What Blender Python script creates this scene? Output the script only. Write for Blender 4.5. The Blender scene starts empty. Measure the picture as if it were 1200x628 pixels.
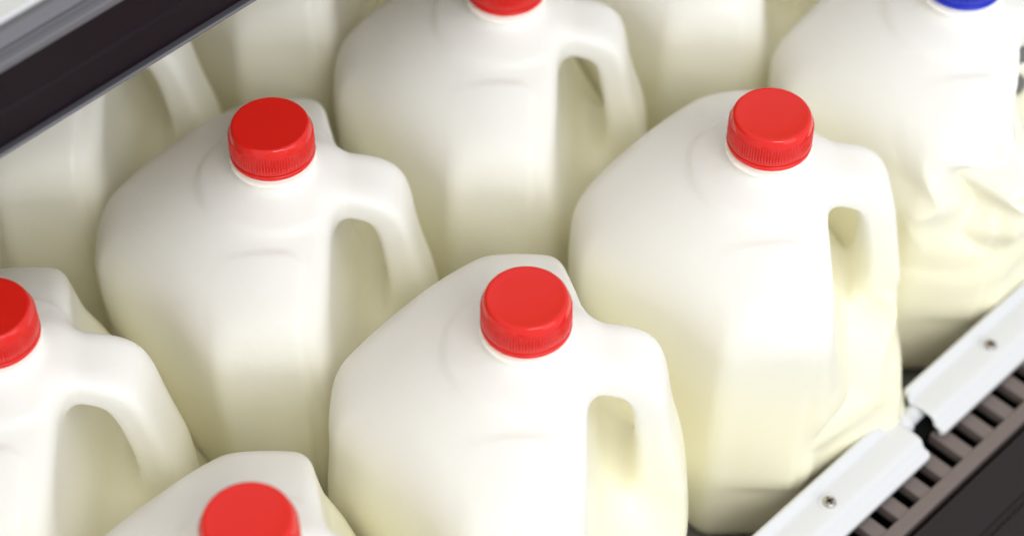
import bpy, bmesh, math, numpy as np
from mathutils import Vector, noise
C = bpy.context.scene.collection
R2 = math.sqrt(2.0)
H = 222.0            # jug height, mm
CAMZ = 0.899

# ------------------------------------------------------------------ materials
def mat(name, col, rough=0.4, metal=0.0, spec=0.5):
    m = bpy.data.materials.new(name); m.use_nodes = True
    b = m.node_tree.nodes['Principled BSDF']
    b.inputs['Base Color'].default_value = (*col, 1)
    b.inputs['Roughness'].default_value = rough
    b.inputs['Metallic'].default_value = metal
    b.inputs['Specular IOR Level'].default_value = spec
    return m, b
def bump(m, b, scale, strength, dist=0.0005, detail=4, rough_var=None):
    nt = m.node_tree; N = nt.nodes; L = nt.links
    tc = N.new('ShaderNodeTexCoord'); nz = N.new('ShaderNodeTexNoise')
    nz.inputs['Scale'].default_value = scale; nz.inputs['Detail'].default_value = detail
    bp = N.new('ShaderNodeBump'); bp.inputs['Strength'].default_value = strength; bp.inputs['Distance'].default_value = dist
    L.new(tc.outputs['Object'], nz.inputs['Vector']); L.new(nz.outputs['Fac'], bp.inputs['Height'])
    L.new(bp.outputs['Normal'], b.inputs['Normal'])
    if rough_var:
        mr = N.new('ShaderNodeMapRange'); mr.inputs['To Min'].default_value = rough_var[0]; mr.inputs['To Max'].default_value = rough_var[1]
        n2 = N.new('ShaderNodeTexNoise'); n2.inputs['Scale'].default_value = scale*0.2
        L.new(tc.outputs['Object'], n2.inputs['Vector'])
        L.new(n2.outputs['Fac'], mr.inputs['Value']); L.new(mr.outputs['Result'], b.inputs['Roughness'])

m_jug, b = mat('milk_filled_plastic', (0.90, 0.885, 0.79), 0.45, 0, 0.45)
b.subsurface_method = 'BURLEY'
b.inputs['Subsurface Weight'].default_value = 0.9
b.inputs['Subsurface Radius'].default_value = (1.0, 0.9, 0.6)
b.inputs['Subsurface Scale'].default_value = 0.0035
b.inputs['IOR'].default_value = 1.45
bump(m_jug, b, 260, 0.35, 0.0006, 6, (0.28, 0.42))
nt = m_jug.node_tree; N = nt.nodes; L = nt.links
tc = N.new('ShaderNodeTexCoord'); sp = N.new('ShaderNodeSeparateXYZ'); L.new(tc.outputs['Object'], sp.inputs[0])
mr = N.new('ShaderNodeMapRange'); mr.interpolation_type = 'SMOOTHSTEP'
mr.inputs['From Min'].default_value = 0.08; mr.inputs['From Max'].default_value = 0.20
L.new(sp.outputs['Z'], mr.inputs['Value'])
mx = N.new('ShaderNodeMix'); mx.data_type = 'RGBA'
mx.inputs[6].default_value = (1.0, 0.962, 0.73, 1); mx.inputs[7].default_value = (0.95, 0.945, 0.915, 1)  # milk tint yellower low; also paints in warm shade low, lit white high
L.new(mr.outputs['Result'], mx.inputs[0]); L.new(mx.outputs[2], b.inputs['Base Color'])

m_red, b = mat('red_cap_plastic', (0.78, 0.013, 0.009), 0.15); bump(m_red, b, 300, 0.04, 0.0003, 2, (0.10, 0.20))
m_blue, b = mat('blue_cap_plastic', (0.010, 0.028, 0.55), 0.15); bump(m_blue, b, 300, 0.04, 0.0003, 2, (0.10, 0.20))
m_rail, b = mat('white_bumper_plastic', (0.74, 0.75, 0.77), 0.12); bump(m_rail, b, 150, 0.08, 0.0005, 4, (0.06, 0.2))
m_screw, b = mat('steel', (0.50, 0.46, 0.42), 0.22, 1.0)
m_slot, b = mat('dark_slot', (0.004, 0.004, 0.004), 0.7, 0, 0.1)
m_vent, b = mat('taupe_grille_plastic', (0.18, 0.145, 0.135), 0.5, 0, 0.3); bump(m_vent, b, 300, 0.15, 0.0004, 4, (0.4, 0.6))
m_dark, b = mat('dark_case_metal', (0.020, 0.014, 0.016), 0.4, 0, 0.25); bump(m_dark, b, 200, 0.1, 0.0004, 4, (0.3, 0.5))
m_deck, b = mat('deck_metal', (0.26, 0.26, 0.26), 0.5); bump(m_deck, b, 120, 0.1)
m_black, b = mat('black_price_channel', (0.008, 0.003, 0.007), 0.3, 0, 0.16); bump(m_black, b, 120, 0.05, 0.0004, 3, (0.22, 0.4))
m_grey, b = mat('brushed_grey_trim', (0.17, 0.17, 0.19), 0.35, 0.5)
m_shelf, b = mat('white_enamel', (0.68, 0.69, 0.71), 0.3); bump(m_shelf, b, 80, 0.05)
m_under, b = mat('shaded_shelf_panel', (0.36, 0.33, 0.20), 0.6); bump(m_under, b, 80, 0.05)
m_back, b = mat('case_liner', (0.55, 0.50, 0.31), 0.5); bump(m_back, b, 60, 0.05)

# ------------------------------------------------------------------ helpers
def link(name, me, m, parent=None, smooth=True):
    o = bpy.data.objects.new(name, me); C.objects.link(o)
    if m and not me.materials: me.materials.append(m)
    if parent: o.parent = parent
    if smooth and len(me.polygons):
        me.polygons.foreach_set('use_smooth', np.ones(len(me.polygons), dtype=bool))
    return o
def empty(name, loc, rz=0):
    o = bpy.data.objects.new(name, None); C.objects.link(o); o.location = loc; o.rotation_euler = (0, 0, rz)
    o.empty_display_size = 0.02
    return o
def smin(a, b, k):
    h = np.maximum(k - np.abs(a - b), 0) / k
    return np.minimum(a, b) - h*h*k*0.25
def smax(a, b, k): return -smin(-a, -b, k)
def sig(t): return 1/(1 + np.exp(-np.clip(t, -30, 30)))

# ------------------------------------------------------------------ the jug surface (implicit, mm)
_xd = np.array([0, 30, 45, 75, 100, 125, 150, 172, 190, 222.]); _xr = np.array([27, 27, 26, 27, 33, 43.5, 59, 73, 85, 95.])
XD = np.linspace(0, 222, 112); XR = np.interp(XD, _xd, _xr)
for _ in range(50): XR[1:-1] = (XR[:-2] + XR[1:-1]*2 + XR[2:])/4
# handle centre line: (x, depth below top, half thickness in plane, half width across)
hp = [(8, 38, 11, 14), (20, 38, 10.2, 15), (32, 39, 8.9, 16), (43, 41, 8.5, 16.5), (50.5, 46, 8.8, 17), (53.8, 56, 8.3, 17), (55.6, 68, 8.0, 16.5), (58.2, 84, 8.6, 17), (60.5, 100, 10.5, 18), (61.2, 116, 13.5, 19.5),
      (60, 134, 16.5, 22), (57, 156, 19, 26), (53, 176, 21.5, 31), (52, 196, 22, 35)]
hp = np.array(hp, float)
tt = np.linspace(0, len(hp)-1, 42)
HPS = np.stack([np.interp(tt, np.arange(len(hp)), hp[:, i]) for i in range(4)], 1)
for _ in range(2): HPS[1:-1] = (HPS[:-2] + HPS[1:-1]*2 + HPS[2:])/4

def jug(x, y, z):
    d = H - z
    u = (x + y)/R2; v = (x - y)/R2
    bul = 75.0 - 1.5*np.clip((z - 110)/60, 0, 1)
    rc = 31.0
    qx = np.abs(u) - (bul - rc); qy = np.abs(v) - (bul - rc)
    pr = np.hypot(np.maximum(qx, 0), np.maximum(qy, 0)) + np.minimum(np.maximum(qx, qy), 0) - rc
    pr = smax(pr, np.abs(y) - 81.0, 4)
    pr = smax(pr, -x - 88.0, 5)
    rho = np.hypot(x, y)
    sq = (np.abs(u)**3.2 + np.abs(v)**3.2 + 1e-6)**(1/3.2)
    w = np.clip((rho - 30)/40, 0, 1); w = w*w*(3 - 2*w)
    rh = rho*(1 - 0.3*w) + sq*0.3*w*1.1
    ds = 26.5 + 0.42*np.maximum(rh - 18, 0) + 0.0036*np.maximum(rh - 40, 0)**2
    ds = ds - 1.7*sig((36 - rho)/0.9)
    dome = (ds - d)*0.85
    f = smax(pr, dome, 15)
    s = np.abs(y)
    px = np.maximum(np.abs(x + 6) - 13, 0); ps = np.maximum(53 - s, 0)
    pm = np.hypot(px, ps) - 9
    fade = sig((175 - d)/1.5)*sig((x + 10)/7)*sig(-y/3)
    f = f - 2.1*sig(-pm/0.8)*fade
    f = smax(f, -z, 14)
    xr = np.interp(d, XD, XR) - np.where(y > 0, 0.20, 0.0)*np.maximum(s - 22, 0)*np.clip((150 - d)/60, 0, 1)
    f = smax(f, (x - xr)*0.92, 8)
    hh = None
    for (x0, d0, r0, w0), (x1, d1, r1, w1) in zip(HPS[:-1], HPS[1:]):
        vx, vd = x1 - x0, d1 - d0; L2 = vx*vx + vd*vd
        t = np.clip(((x - x0)*vx + (d - d0)*vd)/L2, 0, 1)
        r = r0 + t*(r1 - r0); w_ = w0 + t*(w1 - w0)
        p2 = np.hypot(x - x0 - t*vx, d - d0 - t*vd)
        q = ((p2/r)**3.8 + (np.abs(y)/w_)**3.8 + 1e-9)**(1/3.8)
        q = (q - 1)*r
        hh = q if hh is None else np.minimum(hh, q)
    f = smin(f, hh, 8 + 19*np.clip((d - 92)/32, 0, 1))
    f = smax(f, x - 74.5, 7)
    nk = np.maximum(rho - 17.0, np.maximum(3 - d, d - 40))
    f = smin(f, nk, 5)
    fl = smax(rho - 20.0, np.abs(d - 20.4) - 1.1, 1.5)
    f = smin(f, fl, 1.4)
    return f

def surface(fn, lo, hi, h):
    ax = [np.arange(lo[i], hi[i] + h, h) for i in range(3)]
    X, Y, Z = np.meshgrid(*ax, indexing='ij')
    V = fn(X, Y, Z)
    S = V < 0
    n = V.shape
    acc = np.zeros((n[0]-1, n[1]-1, n[2]-1, 3)); cnt = np.zeros((n[0]-1, n[1]-1, n[2]-1))
    offs = [(0, 0), (0, 1), (1, 0), (1, 1)]
    for a in range(3):
        o1, o2 = [i for i in range(3) if i != a]
        for p, q in offs:
            s0 = [None]*3; s1 = [None]*3
            s0[a] = slice(0, n[a]-1); s1[a] = slice(1, n[a])
            s0[o1] = s1[o1] = slice(p, n[o1]-1+p); s0[o2] = s1[o2] = slice(q, n[o2]-1+q)
            A = V[tuple(s0)]; B = V[tuple(s1)]
            cr = (A < 0) != (B < 0)
            t = np.where(cr, A/np.where(cr, A - B, 1), 0)
            e = [0, 0, 0]; e[o1] = p; e[o2] = q
            for i in range(3):
                acc[..., i] += np.where(cr, t if i == a else e[i], 0)
            cnt += cr
    m = cnt > 0
    idx = -np.ones(m.shape, dtype=np.int64); idx[m] = np.arange(m.sum())
    I = np.argwhere(m)
    P = (I + acc[m]/cnt[m][:, None])*h + np.array(lo)
    Q = []
    for a in range(3):
        o1, o2 = [(1, 2), (2, 0), (0, 1)][a]
        s0 = [slice(1, n[i]-1) for i in range(3)]; s1 = list(s0)
        s0[a] = slice(0, n[a]-1); s1[a] = slice(1, n[a])
        A = S[tuple(s0)]; B = S[tuple(s1)]
        for flip, M in ((False, A & ~B), (True, B & ~A)):
            E = np.argwhere(M)
            base = E.copy()
            for i in range(3):
                if i != a: base[:, i] += 1
            def c(p, q):
                k = base.copy(); k[:, o1] -= p; k[:, o2] -= q
                return idx[k[:, 0], k[:, 1], k[:, 2]]
            quad = [c(1, 1), c(0, 1), c(0, 0), c(1, 0)]
            if flip: quad = quad[::-1]
            Q.append(np.stack(quad, 1))
    Q = np.concatenate(Q)
    e = 0.4
    for _ in range(2):
        x, y, z = P.T
        f = fn(x, y, z)
        g = np.stack([fn(x+e, y, z) - fn(x-e, y, z), fn(x, y+e, z) - fn(x, y-e, z), fn(x, y, z+e) - fn(x, y, z-e)], 1)/(2*e)
        g2 = np.maximum((g*g).sum(1), 0.3)
        st = np.clip(f/g2, -0.8, 0.8)
        P = P - g*st[:, None]
    return P, Q

JP, JQ = surface(jug, (-95, -90, -3), (90, 90, 224), 1.4)

def mesh_from(P, Q, name):
    me = bpy.data.meshes.new(name)
    me.vertices.add(len(P)); me.vertices.foreach_set('co', P.astype(np.float32).ravel())
    me.loops.add(len(Q)*4); me.loops.foreach_set('vertex_index', Q.astype(np.int32).ravel())
    me.polygons.add(len(Q)); me.polygons.foreach_set('loop_start', np.arange(0, len(Q)*4, 4, dtype=np.int32))
    me.update(calc_edges=True); me.validate()
    return me

def fan(x, z, ax, az, k, phase, seed, reach, a0, a1, rise):
    """folds of dented plastic fanning out of a point on the wall"""
    dx, dz = x - ax, z - az
    r = np.hypot(dx, dz)
    th = np.arctan2(dx, -dz)          # 0 = straight down
    wob = 0.16*np.sin(r*0.08 + seed) + 0.10*np.sin(r*0.17 + th*3 + seed*2)
    s_ = (th + wob)*k + phase
    tri = 2*np.abs((s_/np.pi) % 2 - 1) - 1
    tri2 = 2*np.abs(((r*0.045 + th*1.4 + seed)) % 2 - 1) - 1
    m = np.exp(-(r/reach)**4)*np.clip(r/rise, 0, 1)
    m = m*sig((th - a0)/0.12)*sig((a1 - th)/0.12)
    return m, tri*np.clip(r/22, 0, 1.4), tri2

def jug_mesh(seed, crumple=False):
    rng = np.random.RandomState(seed)
    P = JP.copy()
    x, y, z = P.T
    rad = np.maximum(np.hypot(x, y), 1)
    nx, ny = x/rad, y/rad
    w = np.clip((195 - z)/40, 0, 1)*np.clip((rad - 25)/30, 0, 1)
    disp = np.zeros(len(P))
    for k in range(7):
        v = rng.normal(size=3); v /= np.linalg.norm(v)
        wl = rng.uniform(40, 120)
        disp += np.sin((x*v[0] + y*v[1] + z*v[2])*2*math.pi/wl + rng.uniform(0, 6.28))*wl/130*0.6
    side = sig((-8 - y)/4)
    m, t1, t2 = fan(x, z, 52, 130, 5.5, seed*1.3 + 0.8, seed, 125, -0.55, 0.9, 14)
    disp += side*m*t1*(4.4 if seed == 3 else 0.9)*np.clip((x - 14)/14, 0, 1)
    if crumple:
        m, t1, t2 = fan(x, z, 38, 206, 10.0, 0.9, 2.0, 96, -0.68, 0.5, 18)
        disp += side*m*(-10 + t1*14.0 + t2*2.5)
        w = np.maximum(w, np.clip((216 - z)/20, 0, 1)*m*side)
    P[:, 0] += nx*disp*w; P[:, 1] += ny*disp*w
    return mesh_from(P/1000.0, JQ, 'jug_body')

# ------------------------------------------------------------------ caps
def lathe(profile, seg, name, ribs=0, amp=0.0):
    vs = []; fs = []
    for (r, z, w) in profile:
        for k in range(seg):
            t = 2*math.pi*k/seg
            rr = r
            if w and ribs:
                rr = r + amp*w*(max(-0.5, min(0.5, 1.3*math.cos(ribs*t))) )
            vs.append((rr*math.cos(t)/1000, rr*math.sin(t)/1000, z/1000))
    n = len(profile)
    for i in range(n-1):
        for k in range(seg):
            a = i*seg + k; b2 = i*seg + (k+1) % seg
            fs.append((a, a + seg, b2 + seg, b2))
    me = bpy.data.meshes.new(name); me.from_pydata(vs, [], fs); me.update()
    return me
capP = [(0.01, 222.45, 0), (8, 222.5, 0), (13, 222.6, 0), (15.6, 222.75, 0), (16.4, 222.85, 0), (17.0, 222.75, 0), (17.5, 222.35, 0), (17.85, 221.8, 0), (18.15, 221.0, 0), (18.4, 220.0, 0), (18.6, 219.2, 0),
        (18.7, 218.6, 0), (18.75, 218.2, 0), (18.95, 217.7, 1), (19.0, 213, 1), (19.1, 210.4, 1), (19.2, 209.9, 0), (19.4, 209.0, 0), (19.2, 208.3, 0), (17.5, 208.2, 0), (17.2, 209.7, 0)]
ringP = [(17.3, 207.8, 0), (19.2, 207.8, 0), (19.55, 207.4, 0), (19.6, 206.1, 0), (19.3, 205.5, 0), (18.6, 205.1, 0), (17.3, 205.1, 0)]
cap_me = lathe(capP, 540, 'cap', 90, 0.9)
capb_me = cap_me.copy()
ring_me = lathe(ringP, 96, 'tamper_ring'); ringb_me = ring_me.copy()
cap_me.materials.append(m_red); ring_me.materials.append(m_red); capb_me.materials.append(m_blue); ringb_me.materials.append(m_blue)

h = 0.677
G = 'milk jugs packed in rows on the shelf'
jugs = [
 (-0.1495, 0.6951, 0, 'red-capped milk jug cut off by the bottom edge, lowest in the photo', 0, 1),
 (0.0089, 0.8600, -1, 'red-capped milk jug at the middle, above and right of the lowest jug', 0, 2),
 (0.1734, 1.0205, 2, 'red-capped milk jug behind the white bumper rail, next to the crumpled jug', 0, 3),
 (0.3260, 1.1800, 3, 'milk jug with a blue cap and a crumpled, dented side', 1, 4),
 (-0.3220, 0.8508, 1, 'milk jug cut off by the left edge, half of its red cap showing', 0, 6),
 (-0.1607, 1.0113, 0, 'red-capped milk jug standing whole at the left, beside the black shelf front', 0, 7),
 (-0.0043, 1.1740, -2, 'milk jug at the top with only the lower rim of its red cap showing', 0, 8),
 (0.1540, 1.3300, 0, 'milk jug at the top edge, capless in view, left of the blue-capped jug', 0, 9),
 (-0.3310, 1.1670, 0, 'dim milk jug at the far left under the black shelf front', 0, 11),
 (-0.1740, 1.3300, 0, 'dim milk jug at the top left, right of the black shelf front', 0, 12),
]
for (gx, gy, rz, label, blue, seed) in jugs:
    t = empty('milk_jug', (gx*h, gy*h, 0.0), math.radians(rz))
    t['label'] = label; t['category'] = 'milk jug'; t['group'] = G
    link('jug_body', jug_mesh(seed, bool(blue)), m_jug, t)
    c = link('cap', capb_me if blue else cap_me, None, t); c.rotation_euler.z = seed*0.7
    link('tamper_ring', ringb_me if blue else ring_me, None, c)
    if blue: c['label'] = 'blue screw cap'

# ------------------------------------------------------------------ the case: profiles run along e=(1,1)/sqrt2, n=(1,-1)/sqrt2
def pt(s, n, z): return ((s + n)/R2, (s - n)/R2, z)
def extr(name, prof, s0, s1, m, parent=None, smooth=False, bevel=0.0, steps=1):
    vs = []; fs = []; k = len(prof)
    for j in range(steps + 1):
        s = s0 + (s1 - s0)*j/steps
        vs += [pt(s, a, z) for a, z in prof]
    for j in range(steps):
        for i in range(k):
            a = j*k + i; b2 = j*k + (i+1) % k
            fs.append((a, b2, b2 + k, a + k))
    fs.append(tuple(range(k))[::-1]); fs.append(tuple(range(steps*k, steps*k + k)))
    me = bpy.data.meshes.new(name); me.from_pydata(vs, [], fs); me.update()
    bm = bmesh.new(); bm.from_mesh(me); bmesh.ops.recalc_face_normals(bm, faces=bm.faces); bm.to_mesh(me); bm.free()
    o = link(name, me, m, parent, smooth)
    if bevel:
        md = o.modifiers.new('bevel', 'BEVEL'); md.width = bevel; md.segments = 3; md.limit_method = 'ANGLE'; md.angle_limit = math.radians(35)
    return o
def box(n0, n1, z0, z1): return [(n0, z0), (n1, z0), (n1, z1), (n0, z1)]

o = extr('shelf_deck', box(-0.82, -0.3285, -0.02, -0.001), -0.3, 1.6, m_deck); o['kind'] = 'structure'
o = extr('case_back_wall', box(-0.835, -0.8205, -0.02, 0.9), -0.3, 1.6, m_back); o['kind'] = 'structure'

case = empty('case_front_ledge', pt(0.6, -0.29, 0.0))
case['label'] = 'dark slotted front ledge along the bottom right, below the white bumper rail'; case['category'] = 'case ledge'
def child(o, par):
    o.parent = par; o.location = -Vector(par.location); return o
child(extr('inner_lip', [(-0.3280, -0.001), (-0.3235, -0.001), (-0.3235, 0.044), (-0.3280, 0.044)], 0, 1.4, m_vent), case)
child(extr('slot_floor', box(-0.3230, -0.2900, 0.0, 0.010), 0, 1.4, m_slot), case)
child(extr('rail_support', box(-0.3225, -0.3112, 0.0105, 0.043), 0, 1.4, m_slot), case)
bm = bmesh.new()
s = 0.40
while s < 1.0:
    nn0, nn1 = -0.3105, -0.2892
    vv = [bm.verts.new(pt(a, b2, c2)) for c2 in (0.034, 0.0408) for a, b2 in ((s, nn0), (s, nn1), (s + 0.0085, nn1), (s + 0.0085, nn0))]
    for f in ((0, 1, 2, 3), (7, 6, 5, 4), (0, 4, 5, 1), (1, 5, 6, 2), (2, 6, 7, 3), (3, 7, 4, 0)):
        bm.faces.new([vv[i] for i in f])
    s += 0.0172
bmesh.ops.recalc_face_normals(bm, faces=bm.faces)
me = bpy.data.meshes.new('vent_slats'); bm.to_mesh(me); bm.free()
o = link('vent_slats', me, m_vent, None, False); child(o, case)
md = o.modifiers.new('b', 'BEVEL'); md.width = 0.0006; md.segments = 2
child(extr('grille_edge', box(-0.2895, -0.2820, 0.0, 0.0412), 0, 1.4, m_vent, bevel=0.001), case)
child(extr('seam_gap', box(-0.2818, -0.2792, 0.0, 0.033), 0, 1.4, m_slot), case)
child(extr('front_panel', [(-0.2788, 0.0), (-0.16, 0.0), (-0.16, 0.034), (-0.2520, 0.0385), (-0.2532, 0.0365), (-0.2560, 0.0365), (-0.2572, 0.0388), (-0.2788, 0.0400)], 0, 1.4, m_dark, bevel=0.0008), case)

def rail(s0, s1, dn, label):
    t = empty('bumper_rail', pt((s0 + s1)/2, -0.313 + dn, 0.044))
    t['label'] = label; t['category'] = 'bumper rail'; t['group'] = 'white bumper rail sections'
    prof = [(-0.3280, 0.0510), (-0.3278, 0.0548), (-0.3270, 0.0568), (-0.3256, 0.0576), (-0.3242, 0.0568), (-0.3233, 0.0548), (-0.3226, 0.0526), (-0.3214, 0.0519), (-0.3195, 0.0522), (-0.3150, 0.0526), (-0.3100, 0.0525), (-0.3072, 0.0520), (-0.3060, 0.0508), (-0.3046, 0.0482),
            (-0.3036, 0.0473), (-0.3016, 0.0472), (-0.3006, 0.0466), (-0.3000, 0.0455), (-0.2998, 0.0430)]
    NS = 60; vs = []; fs = []; NW = len(prof)
    for i in range(NS + 1):
        a = i/NS
        s = s0 + (s1 - s0)*(0.5 - 0.5*math.cos(math.pi*a))
        e = min(s - s0, s1 - s)
        rr = 0.0028
        ins = 0 if e > rr else rr - math.sqrt(max(0, rr*rr - (rr - e)**2))
        for j, (pn, pz) in enumerate(prof):
            q = (pn + 0.3280)/0.0282
            n = -0.3280 + ins + (0.0282 - 2*ins)*q + dn
            z = pz - (0.0012*((0.0015 - e)/0.0015)**2 if e < 0.0015 else 0)
            vs.append(pt(s, n, z))
    for i in range(NS):
        for j in range(NW - 1):
            a = i*NW + j
            fs.append((a, a + 1, a + NW + 1, a + NW))
    me = bpy.data.meshes.new('rail_cover'); me.from_pydata(vs, [], fs); me.update()
    o = link('rail_cover', me, m_rail); child(o, t)
    md = o.modifiers.new('s', 'SOLIDIFY'); md.thickness = 0.0015; md.offset = -1 if me.polygons[50].normal.z > 0 else 1
    return t
def screw(parent, s, n, z):
    p = [(0.01, 1.3, 0), (2.6, 1.15, 0), (3.3, 0.6, 0), (3.5, -0.3, 0), (3.5, -2, 0)]
    me = lathe(p, 40, 'screw')
    o = link('screw', me, m_screw, parent); o.location = Vector(pt(s, n, z)) - Vector(parent.location)
    bmx = bmesh.new()
    for ang in (0.5, 0.5 + math.pi/2):
        c_, s_ = math.cos(ang), math.sin(ang)
        vv = []
        for zz in (0.0010, 0.00142):
            for a, b3 in ((-0.0021, -0.0005), (0.0021, -0.0005), (0.0021, 0.0005), (-0.0021, 0.0005)):
                vv.append(bmx.verts.new((a*c_ - b3*s_, a*s_ + b3*c_, zz + (0.00002 if ang > 1 else 0))))
        for f in ((3, 2, 1, 0), (4, 5, 6, 7), (0, 1, 5, 4), (1, 2, 6, 5), (2, 3, 7, 6), (3, 0, 4, 7)):
            bmx.faces.new([vv[i] for i in f])
    me2 = bpy.data.meshes.new('screw_slot'); bmx.to_mesh(me2); bmx.free()
    link('screw_slot', me2, m_slot, o, False)
    me3 = lathe([(3.3, -0.2, 0), (4.7, 0.0, 0), (5.2, -0.3, 0), (5.2, -1.5, 0)], 40, 'washer')
    link('washer', me3, m_rail, o)
ra = rail(0.30, 0.594, 0.0, 'white bumper rail section at the bottom edge, the lower of the two')
screw(ra, 0.531, -0.3150, 0.0531)
rb = rail(0.608, 0.95, -0.004, 'white bumper rail section at the right edge, the upper of the two')
screw(rb, 0.665, -0.3190, 0.0531)
# joint sleeve between the rail covers
vs = []; fs = []
K = 32
prof = [(0.575, 0.0052), (0.5955, 0.0054), (0.5975, 0.0064), (0.6000, 0.0064), (0.6015, 0.0052), (0.606, 0.0048), (0.625, 0.0048)]
for s, r in prof:
    for k in range(K):
        a = 2*math.pi*k/K
        vs.append(pt(s, -0.3225 + r*math.cos(a), 0.0455 + r*math.sin(a)))
for i in range(len(prof) - 1):
    for k in range(K):
        a = i*K + k; b2 = i*K + (k+1) % K
        fs.append((a, b2, b2 + K, a + K))
me = bpy.data.meshes.new('rail_joint'); me.from_pydata(vs, [], fs); me.update()
o = link('rail_joint', me, m_rail); o['label'] = 'small round white joint in the gap between the two bumper rail sections'; o['category'] = 'rail joint'

# upper shelf
zs = 0.282; nf = -0.573
sh = empty('upper_shelf', pt(0.5, nf - 0.1, zs))
sh['label'] = 'white shelf with a black price channel crossing the top left corner above the jugs'; sh['category'] = 'shelf'
child(extr('channel_edge', box(nf - 0.004, nf, zs, zs + 0.002), -0.2, 1.3, m_grey, bevel=0.0008), sh)
child(extr('price_channel', [(nf - 0.006, zs + 0.0022), (nf - 0.0030, zs + 0.0022), (nf - 0.0030, zs + 0.018), (nf - 0.0040, zs + 0.019), (nf - 0.0040, zs + 0.042), (nf - 0.006, zs + 0.042)], -0.2, 1.3, m_black, bevel=0.0004), sh)
child(extr('channel_trim', [(nf - 0.008, zs + 0.0422), (nf + 0.001, zs + 0.0422), (nf + 0.001, zs + 0.046), (nf - 0.003, zs + 0.048), (nf - 0.001, zs + 0.052), (nf - 0.005, zs + 0.056), (nf - 0.008, zs + 0.056)], -0.2, 1.3, m_grey, bevel=0.0006), sh)
child(extr('shelf_panel', [(nf - 0.0083, zs + 0.01), (nf - 0.0083, zs + 0.058), (nf - 0.025, zs + 0.060), (nf - 0.026, zs + 0.0585), (nf - 0.029, zs + 0.0585), (nf - 0.030, zs + 0.060), (nf - 0.247, zs + 0.060), (nf - 0.247, zs + 0.010)], -0.2, 1.3, m_shelf, bevel=0.0008), sh)
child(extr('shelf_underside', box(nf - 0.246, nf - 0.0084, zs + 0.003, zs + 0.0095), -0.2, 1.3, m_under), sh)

# ------------------------------------------------------------------ light
W = bpy.data.worlds.new('World'); bpy.context.scene.world = W; W.use_nodes = True
bg = W.node_tree.nodes['Background']; bg.inputs[0].default_value = (1.0, 0.987, 0.965, 1); bg.inputs[1].default_value = 0.80
def area(loc, target, size, size_y, power, col):
    l = bpy.data.lights.new('lamp', 'AREA'); l.shape = 'RECTANGLE'; l.size = size; l.size_y = size_y; l.energy = power; l.color = col
    o = bpy.data.objects.new('lamp', l); C.objects.link(o); o.location = loc
    o.rotation_euler = (Vector(target) - Vector(loc)).to_track_quat('-Z', 'Y').to_euler()
    return o
ctr = (-0.05, 0.72, 0.1)
area((0.65, -1.0, 1.8), ctr, 1.0, 1.0, 17.0, (1.0, 1.0, 0.985))
area((0.45, 1.9, 1.0), ctr, 0.22, 0.10, 2.6, (1.0, 0.98, 0.95))
# added cool fill on the aisle side, standing in for case front reflections
area(pt(0.55, 0.5, 0.50), pt(0.5, -0.40, 0.10), 0.6, 1.1, 3.0, (0.84, 0.92, 1.0))

# ------------------------------------------------------------------ camera
cam = bpy.data.cameras.new('Camera'); co = bpy.data.objects.new('Camera', cam); C.objects.link(co)
co.location = (0, 0, CAMZ); co.rotation_euler = (math.radians(90 - 48.5), 0, 0)
cam.sensor_width = 36; cam.lens = 36*2507/1200
cam.clip_start = 0.01; cam.clip_end = 50
cam.dof.use_dof = True; cam.dof.focus_distance = 0.94; cam.dof.aperture_fstop = 4.4
bpy.context.scene.camera = co
bpy.context.scene.view_settings.view_transform = 'Standard'
bpy.context.scene.view_settings.look = 'None'
